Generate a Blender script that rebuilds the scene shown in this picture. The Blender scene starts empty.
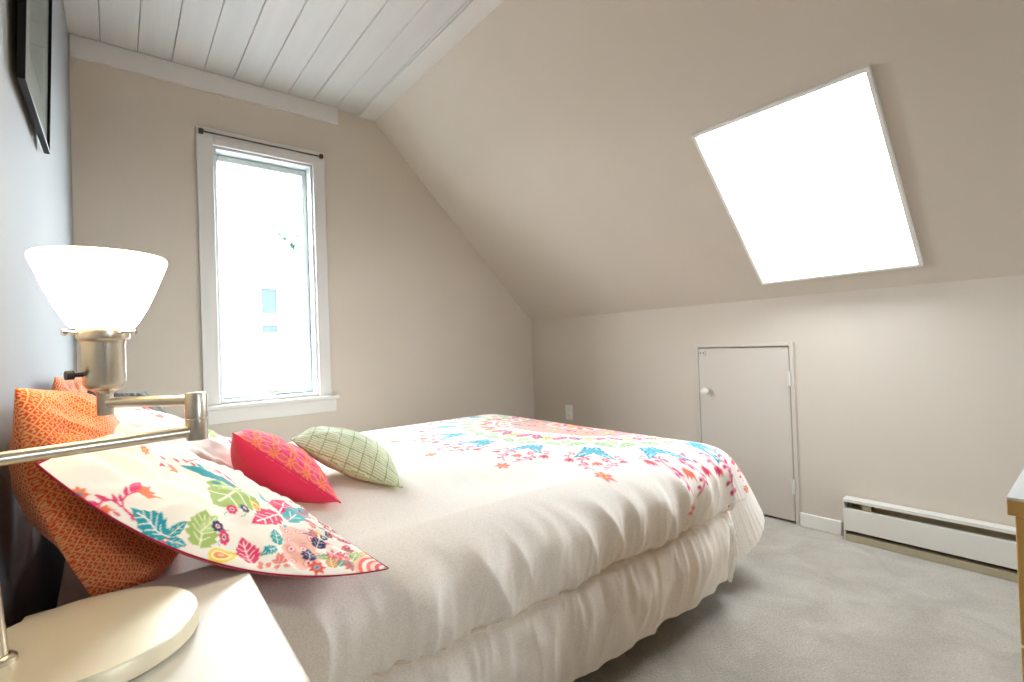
import bpy, math, random
import numpy as np
from mathutils import Vector, Matrix

random.seed(7)
RNG = np.random.default_rng(11)
SC = bpy.context.scene
COL = SC.collection
PI = math.pi

# ------------------------------------------------------------------ helpers
def lin(c):
    """'#rrggbb' (sRGB) -> linear rgb tuple"""
    c = c.lstrip('#')
    out = []
    for k in (0, 2, 4):
        v = int(c[k:k+2], 16) / 255
        out.append(v/12.92 if v <= .04045 else ((v+.055)/1.055)**2.4)
    return tuple(out)

ORG = {}          # world origin every object was built around

def tag(o, label=None, cat=None, group=None, kind=None):
    if label: o['label'] = label
    if cat: o['category'] = cat
    if group: o['group'] = group
    if kind: o['kind'] = kind
    return o

def thing(name, loc, label, cat, group=None):
    o = bpy.data.objects.new(name, None)
    COL.objects.link(o)
    o.location = loc
    o.empty_display_size = .05
    ORG[o.name] = Vector(loc)
    return tag(o, label, cat, group)

def link(name, me, mats, parent=None, loc=(0, 0, 0)):
    for m in (mats if isinstance(mats, (list, tuple)) else [mats]):
        me.materials.append(m)
    o = bpy.data.objects.new(name, me)
    COL.objects.link(o)
    if parent is not None:
        o.parent = parent
        ORG[o.name] = ORG[parent.name]
    else:
        o.location = loc
        ORG[o.name] = Vector(loc)
    return o

class MB:
    """collects shapes given in world metres; build() makes ONE mesh object"""
    def __init__(s):
        s.v = []; s.f = []; s.sm = []; s.mi = []
    def add(s, verts, faces, smooth=False, mi=0):
        b = len(s.v)
        s.v += [tuple(p) for p in verts]
        s.f += [tuple(b+i for i in f) for f in faces]
        s.sm += [smooth]*len(faces); s.mi += [mi]*len(faces)
        return s
    def box(s, x0, x1, y0, y1, z0, z1, mi=0):
        x0, x1 = min(x0, x1), max(x0, x1); y0, y1 = min(y0, y1), max(y0, y1); z0, z1 = min(z0, z1), max(z0, z1)
        v = [(x0,y0,z0),(x1,y0,z0),(x1,y1,z0),(x0,y1,z0),(x0,y0,z1),(x1,y0,z1),(x1,y1,z1),(x0,y1,z1)]
        f = [(0,3,2,1),(4,5,6,7),(0,1,5,4),(1,2,6,5),(2,3,7,6),(3,0,4,7)]
        return s.add(v, f, False, mi)
    def prism(s, poly, axis, a, b, mi=0):
        """poly: 2-D outline; extruded along axis (0,1,2) from a to b"""
        n = len(poly)
        def P(p, t):
            q = list(p); q.insert(axis, t); return q
        v = [P(p, a) for p in poly] + [P(p, b) for p in poly]
        ar = sum(poly[i][0]*poly[(i+1) % n][1]-poly[(i+1) % n][0]*poly[i][1] for i in range(n))
        flip = (ar > 0) != (axis == 1)
        if b < a: flip = not flip
        f = [tuple(range(n))[::-1], tuple(range(n, 2*n))] + [(i, (i+1) % n, n+(i+1) % n, n+i) for i in range(n)]
        if not flip: f = [tuple(reversed(q)) for q in f]
        return s.add(v, f, False, mi)
    def tube(s, pts, r, seg=20, caps=True, mi=0):
        pts = [Vector(p) for p in pts]
        rs = r if isinstance(r, (list, tuple)) else [r]*len(pts)
        v = []; f = []
        up = None
        for i, p in enumerate(pts):
            d = (pts[min(i+1, len(pts)-1)] - pts[max(i-1, 0)]).normalized()
            if up is None:
                up = Vector((0, 0, 1)) if abs(d.z) < .9 else Vector((1, 0, 0))
            a = d.cross(up).normalized(); b = a.cross(d).normalized(); up = b
            for k in range(seg):
                t = 2*PI*k/seg
                v.append(p + (a*math.cos(t)+b*math.sin(t))*rs[i])
        for i in range(len(pts)-1):
            for k in range(seg):
                k2 = (k+1) % seg
                f.append((i*seg+k, i*seg+k2, (i+1)*seg+k2, (i+1)*seg+k))
        s.add(v, f, True, mi)
        if caps:
            s.add(v[:seg], [tuple(range(seg))[::-1]], False, mi)
            s.add(v[-seg:], [tuple(range(seg))], False, mi)
        return s
    def lathe(s, prof, c, seg=48, axis=(0, 0, 1), mi=0, closed=False):
        """prof: (radius, height) pairs from bottom outside upwards"""
        z = Vector(axis).normalized()
        x = z.orthogonal().normalized(); y = z.cross(x)
        c = Vector(c)
        v = []; f = []
        for (r, h) in prof:
            for k in range(seg):
                t = 2*PI*k/seg
                v.append(c + z*h + (x*math.cos(t)+y*math.sin(t))*max(r, 1e-5))
        n = len(prof)
        for i in range(n if closed else n-1):
            j = (i+1) % n
            for k in range(seg):
                k2 = (k+1) % seg
                f.append((i*seg+k, i*seg+k2, j*seg+k2, j*seg+k))
        return s.add(v, f, True, mi)
    def build(s, name, mats, parent=None, loc=None, bevel=0, bseg=2, autosmooth=True):
        org = ORG[parent.name] if parent is not None else Vector(loc if loc is not None else (0, 0, 0))
        me = bpy.data.meshes.new(name)
        me.from_pydata([tuple(Vector(p)-org) for p in s.v], [], s.f)
        me.polygons.foreach_set('use_smooth', s.sm)
        me.polygons.foreach_set('material_index', s.mi)
        me.update()
        o = link(name, me, mats, parent, org)
        if bevel:
            m = o.modifiers.new('bevel', 'BEVEL'); m.width = bevel; m.segments = bseg
            m.limit_method = 'ANGLE'; m.angle_limit = math.radians(50)
            m.harden_normals = False
        elif autosmooth and any(s.sm):
            try:
                me.set_sharp_from_angle(angle=math.radians(38))
            except Exception:
                pass
        return o

def grid_mesh(name, V, colors=None, back=None, bcolors=None):
    """V: (nj, ni, 3) array (already relative to the origin); back: second sheet sharing the rim"""
    nj, ni = V.shape[:2]
    vs = [V.reshape(-1, 3)]; cs = [colors.reshape(-1, 3)] if colors is not None else None
    idx = np.arange(nj*ni).reshape(nj, ni)
    def quads(ix, flip):
        a, b, c, d = ix[:-1, :-1], ix[:-1, 1:], ix[1:, 1:], ix[1:, :-1]
        q = np.stack([a, b, c, d] if not flip else [d, c, b, a], -1)
        return q.reshape(-1, 4)
    Q = [quads(idx, False)]
    if back is not None:
        ib = np.full((nj, ni), -1)
        inner = np.zeros((nj, ni), bool); inner[1:-1, 1:-1] = True
        ib[~inner] = idx[~inner]
        ib[inner] = nj*ni + np.arange(inner.sum())
        vs.append(back[inner]); Q.append(quads(ib, True))
        if cs is not None: cs.append(bcolors[inner])
    Vv = np.concatenate(vs).astype(np.float32); Qq = np.concatenate(Q).astype(np.int32)
    me = bpy.data.meshes.new(name)
    me.vertices.add(len(Vv)); me.vertices.foreach_set('co', Vv.ravel())
    me.loops.add(Qq.size); me.loops.foreach_set('vertex_index', Qq.ravel())
    me.polygons.add(len(Qq))
    me.polygons.foreach_set('loop_start', np.arange(0, Qq.size, 4, dtype=np.int32))
    me.polygons.foreach_set('loop_total', np.full(len(Qq), 4, np.int32))
    me.polygons.foreach_set('use_smooth', np.ones(len(Qq), bool))
    me.update(calc_edges=True)
    if cs is not None:
        C = np.concatenate(cs)
        C = np.concatenate([C, np.ones((len(C), 1))], 1).astype(np.float32)
        at = me.color_attributes.new('print', 'FLOAT_COLOR', 'POINT')
        at.data.foreach_set('color', C.ravel())
    me.validate()
    return me

# ------------------------------------------------------------------ noise
_perm = RNG.permutation(512)
_grad = RNG.uniform(0, 2*PI, 512)
def noise(x, y):
    x = np.asarray(x, float); y = np.asarray(y, float)
    xi = np.floor(x).astype(int); yi = np.floor(y).astype(int)
    fx = x-xi; fy = y-yi
    def g(ix, iy, dx, dy):
        h = _grad[_perm[(_perm[ix & 511] + iy) & 511]]
        return np.cos(h)*dx + np.sin(h)*dy
    u = fx*fx*fx*(fx*(fx*6-15)+10); v = fy*fy*fy*(fy*(fy*6-15)+10)
    a = g(xi, yi, fx, fy)*(1-u) + g(xi+1, yi, fx-1, fy)*u
    b = g(xi, yi+1, fx, fy-1)*(1-u) + g(xi+1, yi+1, fx-1, fy-1)*u
    return (a*(1-v)+b*v)*1.5
def sstep(a, b, x):
    t = np.clip((x-a)/(b-a), 0, 1)
    return t*t*(3-2*t)

# ------------------------------------------------------------------ textile printer: fills shapes into an array that colours a cloth's own vertices
class Cloth:
    def __init__(s, x0, y0, x1, y1, ni, nj, ground):
        s.ss = 2
        s.ni, s.nj = ni, nj
        s.x0, s.y0 = x0, y0
        s.sx = (ni*s.ss-1)/(x1-x0); s.sy = (nj*s.ss-1)/(y1-y0)
        s.a = np.empty((nj*s.ss, ni*s.ss, 3)); s.a[:] = lin(ground) if isinstance(ground, str) else ground
    def poly(s, pts, col):
        P = np.asarray(pts, float)
        px = (P[:, 0]-s.x0)*s.sx; py = (P[:, 1]-s.y0)*s.sy
        i0 = max(int(math.floor(px.min())), 0); i1 = min(int(math.ceil(px.max()))+1, s.a.shape[1])
        j0 = max(int(math.floor(py.min())), 0); j1 = min(int(math.ceil(py.max()))+1, s.a.shape[0])
        if i1 <= i0 or j1 <= j0: return
        X, Y = np.meshgrid(np.arange(i0, i1), np.arange(j0, j1))
        ins = np.zeros(X.shape, bool)
        n = len(px)
        for k in range(n):
            xa, ya, xb, yb = px[k], py[k], px[(k+1) % n], py[(k+1) % n]
            if ya == yb: continue
            c = (ya > Y) != (yb > Y)
            ins ^= c & (X < (xb-xa)*(Y-ya)/(yb-ya)+xa)
        s.a[j0:j1, i0:i1][ins] = lin(col) if isinstance(col, str) else col
    def stroke(s, pts, w, col):
        P = [np.array(p, float) for p in pts]
        L = []; R = []
        for i, p in enumerate(P):
            d = P[min(i+1, len(P)-1)]-P[max(i-1, 0)]
            d = d/(np.hypot(*d)+1e-12); nrm = np.array((-d[1], d[0]))
            ww = w*(.5 if np.isscalar(w) else .5)
            L.append(p+nrm*ww); R.append(p-nrm*ww)
        s.poly(L+R[::-1], col)
    def disc(s, c, r, col, ry=None, n=18):
        ry = ry or r
        s.poly([(c[0]+r*math.cos(2*PI*k/n), c[1]+ry*math.sin(2*PI*k/n)) for k in range(n)], col)
    def result(s):
        k = s.ss
        return s.a.reshape(s.nj, k, s.ni, k, 3).mean((1, 3))

def along(b, t):
    b = np.array(b, float); t = np.array(t, float); d = t-b; L = np.hypot(*d); e = d/L
    return b, e, np.array((-e[1], e[0])), L

def leaf(c, base, tip, wid, col, vein='#fbf3ea', lobes=5, bend=0):
    b, e, n, L = along(base, tip)
    W = wid*L/2
    def ctr(t): return b+e*L*t+n*bend*L*math.sin(PI*t)
    A = []; B = []
    N = lobes*6
    for k in range(N+1):
        t = k/N
        prof = math.sin(PI*t**.75)**.9 if 0 < t < 1 else 0
        saw = 1-.27*(1-((t*lobes) % 1)) if lobes > 1 else 1
        w = W*prof*(saw if .02 < t < .97 else 1)
        A.append(ctr(t)+n*w+e*L*.04*(saw < .8)); B.append(ctr(t)-n*w)
    c.poly(A+B[::-1], col)
    if vein:
        c.stroke([ctr(t) for t in np.linspace(0, .86, 8)], L*.035, vein)
        for k in range(1, max(lobes-1, 2)):
            t = k/lobes
            for sg in (1, -1):
                q = ctr(t); c.stroke([q, q+(e*.16*L+n*sg*W*.62*math.sin(PI*t**.75))], L*.022, vein)

def bud(c, base, tip, wid, col):
    leaf(c, base, tip, wid, col, None, 1)

def tulip(c, base, tip, col, col2, wid=.75):
    b, e, n, L = along(base, tip)
    for sg in (1, -1):
        c.poly([b, b+n*sg*wid*.5*L+e*.3*L, b+n*sg*wid*.46*L+e*.72*L, b+n*sg*wid*.62*L+e*1.0*L, b+n*sg*.16*L+e*.7*L, b+e*.25*L], col)
    c.poly([b, b+n*.22*L+e*.45*L, b+e*.98*L, b-n*.22*L+e*.45*L], col2)

def daisy(c, p, r, col, mid, n=7, gap='#fdf6ee'):
    p = np.array(p, float)
    for k in range(n):
        a = 2*PI*k/n
        c.disc(p+np.array((math.cos(a), math.sin(a)))*r*.66, r*.34, col, n=10)
    c.disc(p, r*.5, col); c.disc(p, r*.36, gap); c.disc(p, r*.24, mid)

def star(c, p, r, col, mid, n=6, rot=0):
    p = np.array(p, float)
    for k in range(n):
        a = rot+2*PI*k/n
        d = np.array((math.cos(a), math.sin(a))); m = np.array((-d[1], d[0]))
        c.poly([p+m*r*.12, p+d*r*.55+m*r*.24, p+d*r, p+d*r*.55-m*r*.24, p-m*r*.12], col)
    c.disc(p, r*.32, mid); c.disc(p, r*.16, '#d33a5a')

def pear(c, base, tip, cols=('#f2d65a', '#fbeeb0', '#f08a4b')):
    b, e, n, L = along(base, tip)
    def drop(sc, sh):
        P = []
        for k in range(24):
            a = 2*PI*k/24
            rr = .36*(1-.55*max(0, math.cos(a))**1.5)
            P.append(b+e*L*(.5+sh+.5*sc*math.cos(a))+n*L*sc*rr*.8*math.sin(a))
        return P
    c.poly(drop(1, 0), cols[0]); c.poly(drop(.74, -.03), cols[1]); c.poly(drop(.52, -.06), cols[2]); c.poly(drop(.24, -.08), '#f6c9a0')

def curve3(p0, p1, p2, n=12):
    p0, p1, p2 = (np.array(p, float) for p in (p0, p1, p2))
    return [(1-t)**2*p0+2*t*(1-t)*p1+t*t*p2 for t in np.linspace(0, 1, n)]

def vine(c, p0, p1, p2, w, col, nb, lb, budcol=None):
    P = curve3(p0, p1, p2, 16)
    c.stroke(P, w, col)
    for k in range(nb):
        i = 2+int(k*(13/nb))
        d = P[i+1]-P[i]; d = d/np.hypot(*d); n = np.array((-d[1], d[0]))
        for sg in (1, -1):
            if (k+(sg > 0)) % 3 == 2: continue
            bud(c, P[i]+n*sg*w, P[i]+n*sg*lb*.8+d*lb*.75, .55, budcol or col)

# ------------------------------------------------------------------ materials
def nodes(name):
    m = bpy.data.materials.new(name); m.use_nodes = True
    nt = m.node_tree
    return m, nt, nt.nodes['Principled BSDF']

def N(nt, t, **kw):
    n = nt.nodes.new(t)
    for k, v in kw.items():
        if k in n.inputs: n.inputs[k].default_value = v
        else: setattr(n, k, v)
    return n

def rgba(c): return (*lin(c), 1) if isinstance(c, str) else (*c, 1)

def mat(name, col, rough=.5, metal=0, var=0, vscale=8, bump=0, bscale=60, spec=.5, coat=0, sheen=0, stretch=None, detail=4):
    """painted / wood / metal surface with a little procedural variation and relief"""
    m, nt, b = nodes(name)
    b.inputs['Base Color'].default_value = rgba(col)
    b.inputs['Roughness'].default_value = rough; b.inputs['Metallic'].default_value = metal
    b.inputs['Specular IOR Level'].default_value = spec
    b.inputs['Coat Weight'].default_value = coat
    if sheen: b.inputs['Sheen Weight'].default_value = sheen
    tc = N(nt, 'ShaderNodeTexCoord')
    vec = tc.outputs['Object']
    if stretch:
        mp = N(nt, 'ShaderNodeMapping'); mp.inputs['Scale'].default_value = stretch
        nt.links.new(vec, mp.inputs['Vector']); vec = mp.outputs['Vector']
    if var:
        n = N(nt, 'ShaderNodeTexNoise', Scale=vscale, Detail=detail)
        nt.links.new(vec, n.inputs['Vector'])
        h = N(nt, 'ShaderNodeHueSaturation'); h.inputs['Color'].default_value = rgba(col)
        r = N(nt, 'ShaderNodeMapRange'); r.inputs['To Min'].default_value = 1-var; r.inputs['To Max'].default_value = 1+var
        r.inputs['From Min'].default_value = .25; r.inputs['From Max'].default_value = .75
        nt.links.new(n.outputs['Fac'], r.inputs['Value']); nt.links.new(r.outputs['Result'], h.inputs['Value'])
        nt.links.new(h.outputs['Color'], b.inputs['Base Color'])
    if bump:
        n2 = N(nt, 'ShaderNodeTexNoise', Scale=bscale, Detail=5)
        nt.links.new(vec, n2.inputs['Vector'])
        bp = N(nt, 'ShaderNodeBump', Strength=bump, Distance=.004)
        nt.links.new(n2.outputs['Fac'], bp.inputs['Height']); nt.links.new(bp.outputs['Normal'], b.inputs['Normal'])
    return m

def fabric(name, weave=900, bump=.25, rough=.9, sheen=.2, mottle=0):
    """printed cloth: colour comes from the print attribute, weave relief from a wave pattern"""
    m, nt, b = nodes(name)
    a = N(nt, 'ShaderNodeAttribute', attribute_name='print')
    tc = N(nt, 'ShaderNodeTexCoord')
    src = a.outputs['Color']
    if mottle:
        v = N(nt, 'ShaderNodeTexNoise', Scale=330, Detail=2)
        nt.links.new(tc.outputs['Object'], v.inputs['Vector'])
        r = N(nt, 'ShaderNodeMapRange'); r.inputs['To Min'].default_value = 1-mottle; r.inputs['To Max'].default_value = 1.0
        r.inputs['From Min'].default_value = .38; r.inputs['From Max'].default_value = .6
        nt.links.new(v.outputs['Fac'], r.inputs['Value'])
        h = N(nt, 'ShaderNodeHueSaturation')
        nt.links.new(src, h.inputs['Color']); nt.links.new(r.outputs['Result'], h.inputs['Value'])
        src = h.outputs['Color']
    nt.links.new(src, b.inputs['Base Color'])
    b.inputs['Roughness'].default_value = rough; b.inputs['Sheen Weight'].default_value = sheen
    b.inputs['Specular IOR Level'].default_value = .25
    n = N(nt, 'ShaderNodeTexNoise', Scale=weave, Detail=2)
    nt.links.new(tc.outputs['Object'], n.inputs['Vector'])
    bp = N(nt, 'ShaderNodeBump', Strength=bump, Distance=.002)
    nt.links.new(n.outputs['Fac'], bp.inputs['Height']); nt.links.new(bp.outputs['Normal'], b.inputs['Normal'])
    return m

def carpet_mat():
    m, nt, b = nodes('cut_pile_carpet')
    tc = N(nt, 'ShaderNodeTexCoord')
    big = N(nt, 'ShaderNodeTexNoise', Scale=5.5, Detail=7, Roughness=.62, Distortion=.7)
    fine = N(nt, 'ShaderNodeTexNoise', Scale=140, Detail=5, Roughness=.7)
    for q in (big, fine): nt.links.new(tc.outputs['Object'], q.inputs['Vector'])
    cr = N(nt, 'ShaderNodeValToRGB')
    cr.color_ramp.elements[0].position = .34; cr.color_ramp.elements[0].color = rgba('#b2aa9d')
    cr.color_ramp.elements[1].position = .66; cr.color_ramp.elements[1].color = rgba('#cac3b6')
    nt.links.new(big.outputs['Fac'], cr.inputs['Fac'])
    r = N(nt, 'ShaderNodeMapRange'); r.inputs['From Min'].default_value = .3; r.inputs['From Max'].default_value = .7
    r.inputs['To Min'].default_value = .76; r.inputs['To Max'].default_value = 1.16
    nt.links.new(fine.outputs['Fac'], r.inputs['Value'])
    h = N(nt, 'ShaderNodeHueSaturation')
    nt.links.new(cr.outputs['Color'], h.inputs['Color']); nt.links.new(r.outputs['Result'], h.inputs['Value'])
    nt.links.new(h.outputs['Color'], b.inputs['Base Color'])
    b.inputs['Roughness'].default_value = 1; b.inputs['Specular IOR Level'].default_value = .1
    b.inputs['Sheen Weight'].default_value = .3
    ad = N(nt, 'ShaderNodeMath', operation='ADD')
    nt.links.new(big.outputs['Fac'], ad.inputs[0]); nt.links.new(fine.outputs['Fac'], ad.inputs[1])
    bp = N(nt, 'ShaderNodeBump', Strength=.8, Distance=.012)
    nt.links.new(ad.outputs[0], bp.inputs['Height']); nt.links.new(bp.outputs['Normal'], b.inputs['Normal'])
    return m

def glass_mat(name, tint=(.96, .985, .98)):
    m = bpy.data.materials.new(name); m.use_nodes = True
    nt = m.node_tree; nt.nodes.clear()
    o = N(nt, 'ShaderNodeOutputMaterial')
    tr = N(nt, 'ShaderNodeBsdfTransparent'); tr.inputs['Color'].default_value = (*tint, 1)
    gl = N(nt, 'ShaderNodeBsdfGlossy'); gl.inputs['Roughness'].default_value = .02
    fr = N(nt, 'ShaderNodeFresnel', IOR=1.45)
    mx = N(nt, 'ShaderNodeMixShader')
    ge = N(nt, 'ShaderNodeNewGeometry'); iv = N(nt, 'ShaderNodeMath', operation='SUBTRACT'); iv.inputs[0].default_value = 1
    mu = N(nt, 'ShaderNodeMath', operation='MULTIPLY')      # a pane reflects once, at the face the ray enters
    nt.links.new(ge.outputs['Backfacing'], iv.inputs[1]); nt.links.new(iv.outputs[0], mu.inputs[0]); nt.links.new(fr.outputs[0], mu.inputs[1])
    nt.links.new(mu.outputs[0], mx.inputs[0]); nt.links.new(tr.outputs[0], mx.inputs[1]); nt.links.new(gl.outputs[0], mx.inputs[2])
    nt.links.new(mx.outputs[0], o.inputs['Surface'])
    return m

M = dict(
    wall=mat('greige_wall_paint', '#cac0b3', .75, var=.02, vscale=2.5, bump=.05, bscale=90, spec=.2),
    wallL=mat('sheen_toned_wall_paint', '#989a9c', .7, var=.02, vscale=2.5, bump=.05, bscale=90, spec=.1),  # greige paint cooled for window sheen and darkened, all in the base colour
    ceil=mat('white_painted_boards', '#cac8c6', .6, var=.04, vscale=3, bump=.12, bscale=20, stretch=(6, .5, 6)),
    dark=mat('dark_gap', '#6b6259', .9, var=.1),
    trim=mat('white_trim_paint', '#e9e6e0', .4, var=.015, vscale=6),
    sashp=mat('grey_white_sash_paint', '#c2c7c5', .4, var=.02, vscale=6),
    trimw=mat('cool_white_window_paint', '#d3d0cc', .35, var=.015, vscale=6),
    door=mat('access_door_paint', '#c8bfb3', .55, var=.03, vscale=3),
    carpet=carpet_mat(),
    glass=glass_mat('window_glass'), skyglass=glass_mat('tinted_skylight_glass', (.60, .605, .61)),
    bronze=mat('dark_bronze_rod', '#54453a', .45, .5, var=.1),
    nickel=mat('brushed_nickel', '#d6cdbf', .34, 1, var=.06, vscale=40, stretch=(1, 1, 30)),
    disc=mat('lamplit_satin_nickel', '#f0e5ca', .42, .3, var=.02, vscale=20),  # nickel tinted cream, the shade's warm glow put into its colour
    chrome=mat('chrome', '#d8d8d8', .1, 1, var=.01),
    black=mat('black_plastic', '#15120f', .4, var=.1),
    frame=mat('black_frame_lacquer', '#070606', .45, var=.1, spec=.2),
    mattewhite=mat('nightstand_white', '#e8e2d6', .4, var=.03, vscale=5, stretch=(1, 8, 1)),
    oak=mat('oak_veneer', '#c79a55', .5, var=.12, vscale=7, bump=.1, bscale=30, stretch=(6, 6, .7)),
    dresstop=mat('white_dresser_top', '#dcdad6', .35, var=.02),
    heater=mat('heater_enamel', '#dad7cf', .35, var=.02),
    heaterb=mat('heater_beige_steel', '#b4a98f', .45, .1, var=.05),
    fins=mat('heater_fins', '#6d6453', .5, .5, var=.2, vscale=40),
    plastic=mat('white_plastic', '#e9e6df', .35, var=.02),
    sheet=mat('white_cotton_sheet', '#ece7e0', .9, var=.02, bump=.1, bscale=300),
    boxs=mat('dark_box_spring_fabric', '#3b302a', .9, var=.1, bump=.2, bscale=300),
    woodd=mat('dark_bed_rail_wood', '#4a3324', .5, var=.2, stretch=(1, 8, 8)),
    siding=mat('white_house_siding', '#efefec', .7, var=.02),
    shingle=mat('grey_roof_shingles', '#b8b8b8', .8, var=.15, vscale=20),
    pane=mat('house_window_glass', '#283036', .5, var=.1, spec=.1),
    tree=mat('pale_green_foliage', '#3f5348', .7, var=.3, vscale=8),
    bark=mat('bark', '#5a4a3c', .9, var=.2),
    lawn=mat('gravel_yard', '#6c6d70', .9, var=.2),
)

SKY, LAMP, EXPO = 17.0, 5.5, 1.58

# ================================================================== THE ROOM (metres; camera is 1 m above the carpet)
XL, D, ZC = -.1535, 3.158, 2.594          # left wall, window wall, boarded ceiling
XS, XK, ZK = 1.394, 2.783, 1.209          # ceiling edge where the slope starts; knee wall and its height
YF = -2.2                                 # wall behind the camera
T = .16                                   # wall thickness
WX0, WX1, WZ0, WZ1 = .44, .98, .735, 2.185     # window opening
SKY0, SKY1, ST0, ST1 = .506, 1.1715, .4778, .9385   # skylight: y range, fraction down the slope

def struct(name, mb, mats, parent=None, **k):
    o = mb.build(name, mats, parent, **k)
    if parent is None: o['kind'] = 'structure'
    return o

# floor
mb = MB(); mb.box(XL-T, XK+T, YF-T, D+T, -.12, 0)
struct('floor', mb, M['carpet'])
# left wall, rear wall
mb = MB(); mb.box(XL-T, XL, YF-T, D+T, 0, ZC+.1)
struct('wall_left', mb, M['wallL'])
mb = MB()
FX0, FX1, FZ0, FZ1 = 1.36, 1.86, 1.0, 1.8     # added, unseen window behind the camera
E_OUT = T
def gable(mb, y0, y1, x0, x1, z0, z1):
    mb.box(XL, x0, y0, y1, 0, ZC)
    mb.box(x0, x1, y0, y1, 0, z0)
    if x1 < XS:
        mb.box(x0, x1, y0, y1, z1, ZC)
        mb.prism([(x1, 0), (XK, 0), (XK, ZK), (XS, ZC), (x1, ZC)], 1, y0, y1)
    else:
        zx = ZC-(x1-XS)
        mb.prism([(x0, z1), (x1, z1), (x1, zx), (XS, ZC), (x0, ZC)], 1, y0, y1)
        mb.prism([(x1, 0), (XK, 0), (XK, ZK), (x1, zx)], 1, y0, y1)
gable(mb, D, D+T, WX0, WX1, WZ0, WZ1)
struct('wall_back', mb, M['wall'])
mb = MB()
gable(mb, YF-T, YF, FX0, FX1, FZ0, FZ1)
struct('wall_front', mb, M['wall'])
# knee wall with the access-door opening
DY0, DY1, DZ = 1.085, 1.612, .948
mb = MB()
mb.box(XK, XK+T, YF-T, DY0, 0, ZK+.045); mb.box(XK, XK+T, DY1, D+T, 0, ZK+.045); mb.box(XK, XK+T, DY0, DY1, DZ, ZK+.045)
mb.box(XK+.06, XK+T, DY0, DY1, 0, DZ)
struct('wall_right', mb, M['wall'])
# sloping ceiling with the skylight opening
S_DIR = Vector((XK-XS, 0, ZK-ZC)); S_LEN = S_DIR.length; S_DIR.normalize()
S_NRM = Vector((-S_DIR.z, 0, S_DIR.x)); S_NRM = S_NRM if S_NRM.z > 0 else -S_NRM     # points out through the roof
def sp(t, y, h=0):
    return Vector((XS, 0, ZC)) + S_DIR*(S_LEN*t) + Vector((0, y, 0)) + S_NRM*h
def slab(mb, t0, t1, y0, y1, h0, h1, mi=0):
    v = [sp(t0,y0,h0), sp(t1,y0,h0), sp(t1,y1,h0), sp(t0,y1,h0), sp(t0,y0,h1), sp(t1,y0,h1), sp(t1,y1,h1), sp(t0,y1,h1)]
    f = [(0,3,2,1),(4,5,6,7),(0,1,5,4),(1,2,6,5),(2,3,7,6),(3,0,4,7)]
    mb.add(v, f, False, mi)
mb = MB(); SH = .012
slab(mb, -.12, ST0, YF-T, D+T, 0, SH); slab(mb, ST1, 1.09, YF-T, D+T, 0, SH)
slab(mb, ST0, ST1, YF-T, SKY0, 0, SH); slab(mb, ST0, ST1, SKY1, D+T, 0, SH)
struct('wall_slope', mb, M['wall'])['label'] = 'sloping plastered ceiling with the skylight'
# boarded flat ceiling: planks run away from the camera with open dark joints
mb = MB()
mb.box(XL-T, XS+.05, YF-T, D+T, ZC+.012, ZC+.1, 1)
x = -.034-.1465
k = 0
while x < XS:
    a, b = max(x+.0011, XL-.01), min(x+.1465-.0011, XS+.004)
    if b > a+.01:
        dz = random.uniform(-.0015, .0015)
        c = .003
        mb.prism([(a, ZC+.014), (a, ZC+c+dz), (a+c, ZC+dz), (b-c, ZC+dz), (b, ZC+c+dz), (b, ZC+.014)], 1, YF, D)
    x += .1465; k += 1
struct('ceiling', mb, [M['ceil'], M['dark']])
# trims: board under the ceiling on the window wall, flat strip along the slope
mb = MB(); mb.box(XL+.004, 1.149, D-.022, D, 2.483, ZC-.004)
struct('trim_1', mb, M['trimw'], bevel=.003)
mb = MB(); mb.box(XS-.098, XS+.012, YF, D-.002, ZC-.014, ZC+.002)
struct('trim_2', mb, M['trimw'], bevel=.003)
# baseboards
mb = MB(); mb.box(XK-.014, XK, .875, DY0-.022, 0, .07)
mb.box(XK-.014, XK, DY1+.022, D, 0, .07)
struct('baseboard_right', mb, M['trim'], bevel=.003)
mb = MB(); mb.box(XL+.014, XK-.014, D-.014, D, 0, .07)
struct('baseboard_back', mb, M['trim'], bevel=.003)
mb = MB(); mb.box(XL, XL+.014, YF, D-.014, 0, .07)
struct('baseboard_left', mb, M['trim'], bevel=.003)

# ------------------------------------------------------------------ window_1 (in the window wall)
def rect_frame(mb, x0, x1, z0, z1, w, y0, y1, wb=None, wl=None, wr=None):
    wb = w if wb is None else wb; wl = w if wl is None else wl; wr = w if wr is None else wr
    mb.box(x0, x0+wl, y0, y1, z0, z1); mb.box(x1-wr, x1, y0, y1, z0, z1)
    mb.box(x0+wl, x1-wr, y0, y1, z1-w, z1); mb.box(x0+wl, x1-wr, y0, y1, z0, z0+wb)
win = bpy.data.objects.new('window_1', None); COL.objects.link(win); win.location = (.71, D, WZ0); win['kind'] = 'structure'
ORG['window_1'] = Vector((.71, D, WZ0))
mb = MB(); cy = D-.02
mb.box(.36, WX0, cy, D, .725, 2.275); mb.box(WX1, 1.055, cy, D, .725, 2.275); mb.box(WX0, WX1, cy, D, WZ1, 2.275)
mb.build('casing', M['trimw'], win, bevel=.004)
mb = MB(); rect_frame(mb, WX0, WX1, WZ0, WZ1, .014, D-.004, D+T)
mb.build('jamb', M['sashp'], win, bevel=.002)
mb = MB(); rect_frame(mb, .452, .968, .745, 2.172, .022, D+.085, D+.125)
mb.build('sash_frame', M['sashp'], win, bevel=.003)
mb = MB(); rect_frame(mb, .456, .964, .752, 2.166, .034, D+.075, D+.11, wb=.034, wl=.016, wr=.028)
sash = mb.build('sash', M['sashp'], win, bevel=.004)
mb = MB(); mb.box(.47, .938, D+.092, D+.096, .784, 2.134); mb.build('pane', M['glass'], sash)
mb = MB(); mb.box(.345, 1.093, D-.058, D+.08, .702, .727); mb.build('stool', M['trimw'], win, bevel=.006)
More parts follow.
